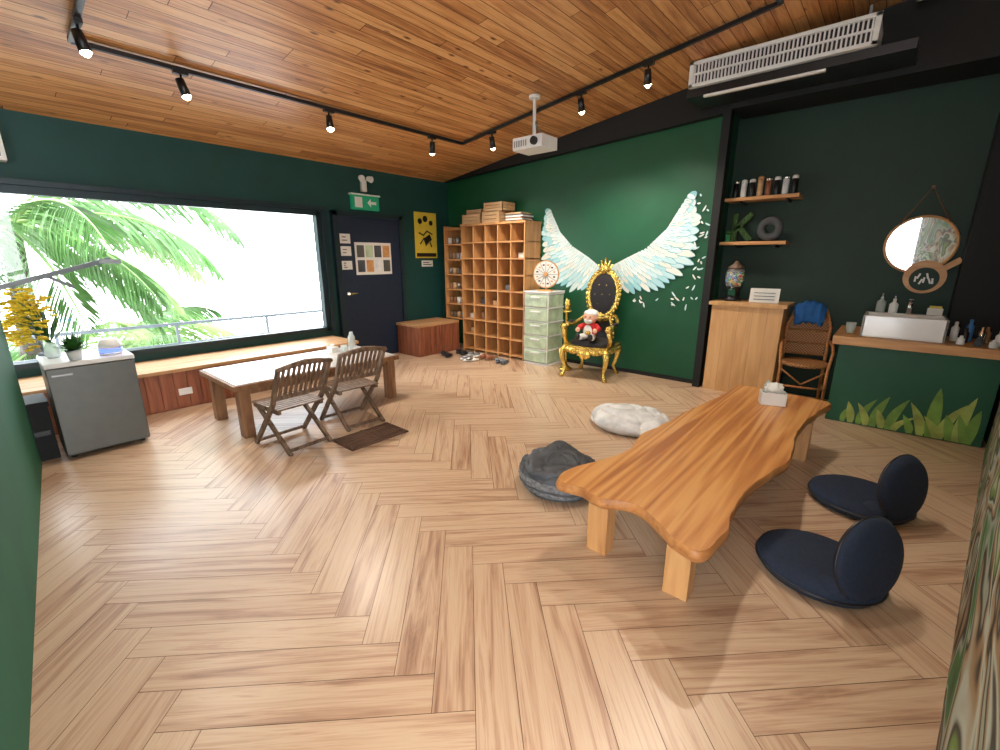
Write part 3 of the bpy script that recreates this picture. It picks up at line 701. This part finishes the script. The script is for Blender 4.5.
w=B('faucet',(.16,5.46,zb));w.cyl((0,0,0),(0,0,.12),.018,'chrome');w.tube([(0,0,.11),(0,-.05,.125),(0,-.13,.11)],.012,'chrome',10);w.box((0,0,.13),(.02,.07,.012),'chrome');w.done()
w=B('soap_bottle',(-.04,5.46,zb));w.lathe([(.03,0),(.035,.01),(.035,.10),(.012,.12),(.012,.14)],(0,0,0),'clear',16);w.tube([(0,0,.14),(0,0,.17),(0,-.04,.17)],.006,'white',8);w.done()
w=B('soap_bottle',(.05,5.46,zb));w.lathe([(.03,0),(.032,.01),(.032,.08),(.012,.10),(.012,.13)],(0,0,0),'white',16);w.tube([(0,0,.12),(0,0,.15),(0,-.04,.15)],.006,'grey',8);w.done()
w=B('sponge_box',(.33,5.47,zb));w.box((0,0,.03),(.10,.05,.06),'paper');w.box((0,0,.07),(.08,.04,.02),'c2');w.done(.004)
w=B('paper_cup',(-.22,5.25,.821));w.lathe([(.03,0),(.04,.10),(.037,.10),(.028,.004)],(0,0,0),'clear',16);w.lathe([(.025,.01),(.03,.05)],(0,0,0),'c3',16);w.done()
for i,(x,y,h,m_) in enumerate([(.47,5.3,.16,'white'),(.53,5.25,.12,'blackp'),(.56,5.36,.18,'c1'),(.62,5.22,.14,'chrome'),(.66,5.32,.13,'brownw'),(.72,5.2,.12,'white'),(.50,5.12,.07,'c4'),(.60,5.10,.08,'bagdark'),(.68,5.08,.06,'white')]):
    w=B('toiletry_bottle',(x,y,.821));w.lathe([(.022,0),(.025,.006),(.025,h*.7),(.012,h*.82),(.012,h),(.008,h+.004)],(0,0,0),m_,14);w.done()
w=B('round_mirror',(.14,5.80,1.62))
w.tube([(0,.04,0),(0,.0,0)],.255,'shelfw',48);w.tube([(0,.0,0),(0,-.004,0)],.238,'mirror',48)
w.tube([(-.17,-.008,.19),(0,-.01,.50),(.17,-.008,.19)],.008,'leather',6);w.cyl((0,.03,.50),(0,-.02,.50),.014,'leather')
w.tube([(math.cos(k*math.pi/24)*.25,.0,math.sin(k*math.pi/24)*.25) for k in range(48)],.011,'shelfw',8,closed=True);w.done()
w=B('round_serving_board',(.22,5.76,1.33),0)
w.tube([(0,.02,0),(0,0,0)],.15,'shelfw',36);w.box((.17,.01,.12),(.05,.018,.12),'shelfw',(0,.9,0))
w.tube([(0,-.001,-.02),(0,-.004,-.02)],.105,'dgreen',30)
for k in range(7): w.box((-.06+k*.02,-.006,-.02+.03*math.sin(k*2)),(.014,.003,.05),'paper',(0,.4*math.sin(k),0))
w.done()

# ------------------------------------------------------------ live edge table
w=B('live_edge_low_table')
out=[(-1.12,1.71),(-.98,1.73),(-.86,1.70),(-.72,1.75),(-.6,1.70),(-.49,1.62),(-.38,1.59),(-.34,1.75),(-.35,1.96),(-.36,2.2),(-.31,2.5),(-.26,2.8),(-.29,3.2),(-.27,3.6),(-.22,3.95),(-.2,4.14),(-.5,4.2),(-.86,4.22),(-.88,4.0),(-.92,3.6),(-.98,3.2),(-1.0,2.9),(-1.04,2.55),(-1.0,2.3),(-1.06,2.06),(-1.13,1.88)]
pts=smooth_poly(out,5)
pts=[p+Vector((noise.noise(Vector((p.x*9,p.y*9,0)))*.012,noise.noise(Vector((p.x*9,p.y*9,5)))*.012)) for p in pts]
cen=Vector((-.65,2.9))
def ins(p,k):
    d=(p-cen);return Vector((cen.x+d.x*(1-k*2.2),cen.y+d.y*(1-k*.6)))
lv=[(.03,.362),(.005,.370),(0,.395),(.006,.414),(.010,.42)]
rings=[[w.bm.verts.new((ins(p,k).x,ins(p,k).y,z)) for p in pts] for k,z in lv]
k0=w.mi('wood_o');k1=w.mi('wood_e');n_=len(pts)
for a_,b2 in zip(rings,rings[1:]):
    for i in range(n_): f=w.bm.faces.new((a_[i],a_[(i+1)%n_],b2[(i+1)%n_],b2[i]));f.material_index=k1;f.smooth=True
f=w.bm.faces.new(rings[-1]);f.material_index=k0;f=w.bm.faces.new(rings[0][::-1]);f.material_index=k1
for x,y in((-1.00,1.86),(-.57,1.81),(-.90,3.88),(-.38,3.86)):
    w.bx(x,x+.11,y,y+.09,0,.362,'wood_leg')
w.bx(-.95,-.5,1.89,1.93,.30,.36,'wood_leg');w.bx(-.84,-.32,3.91,3.95,.30,.36,'wood_leg')
w.done()
w=B('condiment_caddy',(-.54,3.80,.421),.3)
w.box((0,0,.005),(.17,.11,.01),'white')
for c,d_ in(((0,-.052,.05),(.17,.006,.09)),((0,.052,.05),(.17,.006,.09)),((-.082,0,.05),(.006,.11,.09)),((.082,0,.05),(.006,.11,.09))): w.box(c,d_,'white')
w.lathe([(.022,.01),(.022,.14),(.01,.16),(.01,.18)],(-.045,.01,0),'clear',14);w.lathe([(.022,.01),(.022,.13),(.014,.15)],(.04,.015,0),'brownw',14)
w.ell((0,-.01,.12),(.06,.035,.05),'paper',nz=.4,nf=3);w.done(.002)

# ------------------------------------------------------------ floor cushions (slouchy fabric bags)
def pw(v,e): return max(0.0,v)**e
def bag(name,c,rx,ry,h,mt,ms,sd,fk=1.0,bands=True):
    w=B(name,c)
    kt,ks=w.mi(mt),w.mi(ms)
    NR,NS=40,120;rings=[];off=Vector((sd,sd*1.7,sd*.3))
    for j in range(NR+1):
        t=j/NR
        ph=-math.pi*.5*.55+t*math.pi*.5*1.55   # superellipse side profile
        rr=max(.004,pw(math.cos(ph),.62));z=h*(.40+.60*math.copysign(pw(abs(math.sin(ph)),.9),math.sin(ph)) if ph>0 else .40*(1-pw(abs(math.sin(ph)/math.sin(math.pi*.275)),1.2)))
        ring=[]
        for k in range(NS):
            a_=2*math.pi*k/NS;cx,cy_=math.cos(a_),math.sin(a_)
            q_=Vector((cx*rr,cy_*rr,z/h*.6))+off
            big=noise.noise(q_*1.5)
            # soft creases: narrow valleys along the zero set of a warped noise
            wq=q_+Vector((noise.noise(q_*1.1),noise.noise(q_*1.1+Vector((9,2,4))),0))*.7
            c1=math.exp(-(noise.noise(wq*1.6)/.07)**2);c2=math.exp(-(noise.noise(wq*2.6+Vector((3,8,1)))/.08)**2)
            wt=min(1,max(0,(z/h-.15)*2.2))
            dz=fk*h*(.22*big-.13*c1-.07*c2)*wt
            rad=rr*(1+.10*noise.noise(Vector((cx*1.1,cy_*1.1,sd)))-.03*c1)
            ring.append(w.bm.verts.new((cx*rad*rx,cy_*rad*ry,max(0,z+dz))))
        rings.append(ring)
    for j in range(NR):
        for k in range(NS):
            f=w.bm.faces.new((rings[j][k],rings[j][(k+1)%NS],rings[j+1][(k+1)%NS],rings[j+1][k]));f.smooth=True;f.material_index=ks if j<NR*.42 else kt
    w.bm.faces.new(rings[-1]).material_index=kt;w.bm.faces.new(rings[0][::-1]).material_index=ks
    if bands:
        for jr in (3,7,11,15):
            w.tube([rings[jr][k].co*1.0+Vector((0,0,.002)) for k in range(0,NS,3)],.0085,'bagdark' if jr%8==3 else ms,6,closed=True)
    return w.done()
bag('floor_pouf',(-1.49,2.32,0),.275,.26,.25,'bagdark','knit',1.3,.9)
bag('floor_pouf',(-1.60,3.66,0),.36,.31,.17,'baglight','baglight',4.1,1.25,False)

def navy(loc,rz):
    w=B('floor_chair',loc,rz)
    prof=[(.001,0),(.20,.0),(.25,.012),(.268,.04),(.262,.07),(.23,.088),(.12,.094),(0.001,.095)]
    w.lathe(prof,(0,0,0),'navy',40,1.0,.95)
    w.tube([(math.cos(k*math.pi/20)*.268,math.sin(k*math.pi/20)*.254,.045) for k in range(40)],.006,'blackp',6,closed=True)
    w.T=Matrix.Translation((.205,0,.222))@Matrix.Rotation(math.radians(80),4,'Y')
    w.lathe([(.001,-.030),(.13,-.032),(.170,-.026),(.190,-.010),(.192,.006),(.178,.024),(.14,.034),(.001,.036)],(0,0,0),'navy',40,1.0,1.0)
    w.tube([(math.cos(k*math.pi/20)*.191,math.sin(k*math.pi/20)*.191,.0) for k in range(40)],.006,'blackp',6,closed=True)
    w.T=Matrix.Identity(4)
    for sy in(-1,1): w.ell((.17,sy*.12,.075),(.07,.05,.05),'navy')
    return w.done()
navy((.07,3.36,0),-.55);navy((-.045,2.43,0),-.58)

# ------------------------------------------------------------ track lights
w=B('track_rail')
dz=.03
w.beam((-4.45,.72,zc(-4.45)-dz),(-4.45,4.40,zc(-4.45)-dz),.035,.03,'blackp')
w.beam((-4.45,4.40,zc(-4.45)-dz),(-1.0,4.45,zc(-1.0)-dz),.035,.03,'blackp')
w.beam((-4.45,.72,zc(-4.45)-dz),(-.6,.72,zc(-.6)-dz),.035,.03,'blackp')
w.beam((-1.0,4.45,zc(-1.0)-dz),(-1.0,2.2,zc(-1.0)-dz),.035,.03,'blackp')
w.done()
def lamp(x,y,tx,ty,e=70):
    z=zc(x)-.045
    w=B('track_spotlight');d=Vector((tx-x,ty-y,0-z+.2)).normalized();p=Vector((x,y,z-.10))
    w.box((x,y,z-.005),(.045,.10,.03) if abs(x+4.45)<.05 else (.10,.045,.03),'blackp');w.cyl((x,y,z-.02),(x,y,z-.08),.008,'blackp')
    w.tube([p-d*.05,p+d*.075],[.030,.036],'blackp',18);w.tube([p+d*.074,p+d*.078],[.032,.032],'lampglow',18)
    w.ell(p+d*.078,.024,'lampglow',seg=12)
    o=w.done()
    l=D.lights.new('spot_lamp','SPOT');l.energy=e;l.spot_size=math.radians(105);l.spot_blend=.9;l.color=(1,.90,.78);l.shadow_soft_size=.05
    lo=D.objects.new('spot_lamp',l);COL.objects.link(lo);lo.location=p+d*.16;lo.rotation_euler=d.to_track_quat('-Z','Y').to_euler();lo.parent=o
for x,y,tx,ty,e in((-4.15,.72,-3.6,1.2,70),(-4.45,1.34,-3.9,1.9,80),(-4.45,2.57,-3.7,2.3,150),(-4.45,3.89,-5.2,4.4,80),(-3.95,4.41,-4.3,5.4,110),(-2.73,4.425,-2.8,5.5,130),(-2.03,4.435,-2.2,5.5,130),(-1.0,3.5,-.7,3.0,110),(-1.0,2.5,-.7,2.0,70)):
    lamp(x,y,tx,ty,e)
w=B('projector')
zt=zc(-3.12)-.002
w.cyl((-3.12,4.15,2.73),(-3.12,4.15,zt),.018,'white');w.cyl((-3.12,4.15,zt-.03),(-3.12,4.15,zt),.06,'white')
w.beam((-3.2,4.15,2.75),(-3.0,4.15,2.75),.03,.02,'white');w.beam((-3.12,4.15,2.9),(-3.02,4.15,2.73),.015,.015,'grey')
w.bx(-3.29,-2.91,4.0,4.28,2.60,2.72,'white');w.cyl((-3.0,4.01,2.66),(-3.0,3.97,2.66),.04,'blackp')
for i in range(6): w.bx(-3.27+i*.03,-3.255+i*.03,3.996,4.0,2.63,2.69,'grey')
w.tube([(-3.12,4.2,2.9),(-3.16,4.22,2.8),(-3.18,4.2,2.72)],.005,'blackp',6)
w.done(.012,seg=3)
w=B('air_conditioner')
x0,x1,y0,y1,z0,z1=-1.80,-.40,4.87,5.34,3.09,3.31
w.bx(x0,x1,y0+.03,y1,z0+.0,z1,'white')
w.bx(x0-.01,x1+.01,y0,y0+.03,z0,z0+.03,'white');w.bx(x0-.01,x1+.01,y0,y0+.03,z1-.03,z1,'white');w.bx(x0-.01,x0+.03,y0,y0+.03,z0,z1,'white');w.bx(x1-.03,x1+.01,y0,y0+.03,z0,z1,'white')
w.bx(x0+.03,x1-.03,y0+.026,y0+.0305,z0+.03,z1-.03,'blackp')
n_=44
for i in range(n_):
    x=x0+.04+i*(x1-x0-.08)/(n_-1);w.bx(x-.006,x+.006,y0+.004,y0+.027,z0+.03,z1-.03,'white')
w.bx(x0+.03,x1-.03,y0+.002,y0+.025,(z0+z1)/2-.008,(z0+z1)/2+.008,'white')
w.bx(x0-.03,x1+.25,y0+.04,y1,z0-.075,z0-.004,'blackp')
w.beam((x0+.15,y0+.0,z0-.10),(x1-.3,y0+.02,z0-.10),.04,.02,'white')
for x in(x0+.1,x1-.1): w.bx(x-.01,x+.01,5.2,5.22,z1,zc(x)-.003,'grey')
w.done(.004)
w=B('ceiling_light_box');w.bx(-.22,.02,5.0,5.2,3.42,3.50,'white');w.cyl((-.10,5.1,3.50),(-.10,5.1,zc(-.10)-.003),.03,'white');w.done(.01)

# ------------------------------------------------------------ lights
wd=D.worlds.new('sky_world');scene.world=wd;wd.use_nodes=True
nt=wd.node_tree;bg=nt.nodes['Background'];tc=nt.nodes.new('ShaderNodeTexCoord');sp=nt.nodes.new('ShaderNodeSeparateXYZ');rp=nt.nodes.new('ShaderNodeValToRGB')
nt.links.new(tc.outputs['Generated'],sp.inputs[0]);nt.links.new(sp.outputs['Z'],rp.inputs[0])
rp.color_ramp.elements[0].color=(.92,.96,1,1);rp.color_ramp.elements[1].color=(.82,.91,1,1);nt.links.new(rp.outputs[0],bg.inputs[0])
bg.inputs[1].default_value=11.0

cd=D.cameras.new('camera');cam=D.objects.new('camera',cd);COL.objects.link(cam)
cd.sensor_width=36;cd.lens=443/1000*36;cd.clip_start=.05
cam.location=(0,0,1.5);cam.rotation_euler=(math.pi/2-math.atan(117/443),0,math.atan(397/458))
scene.camera=cam
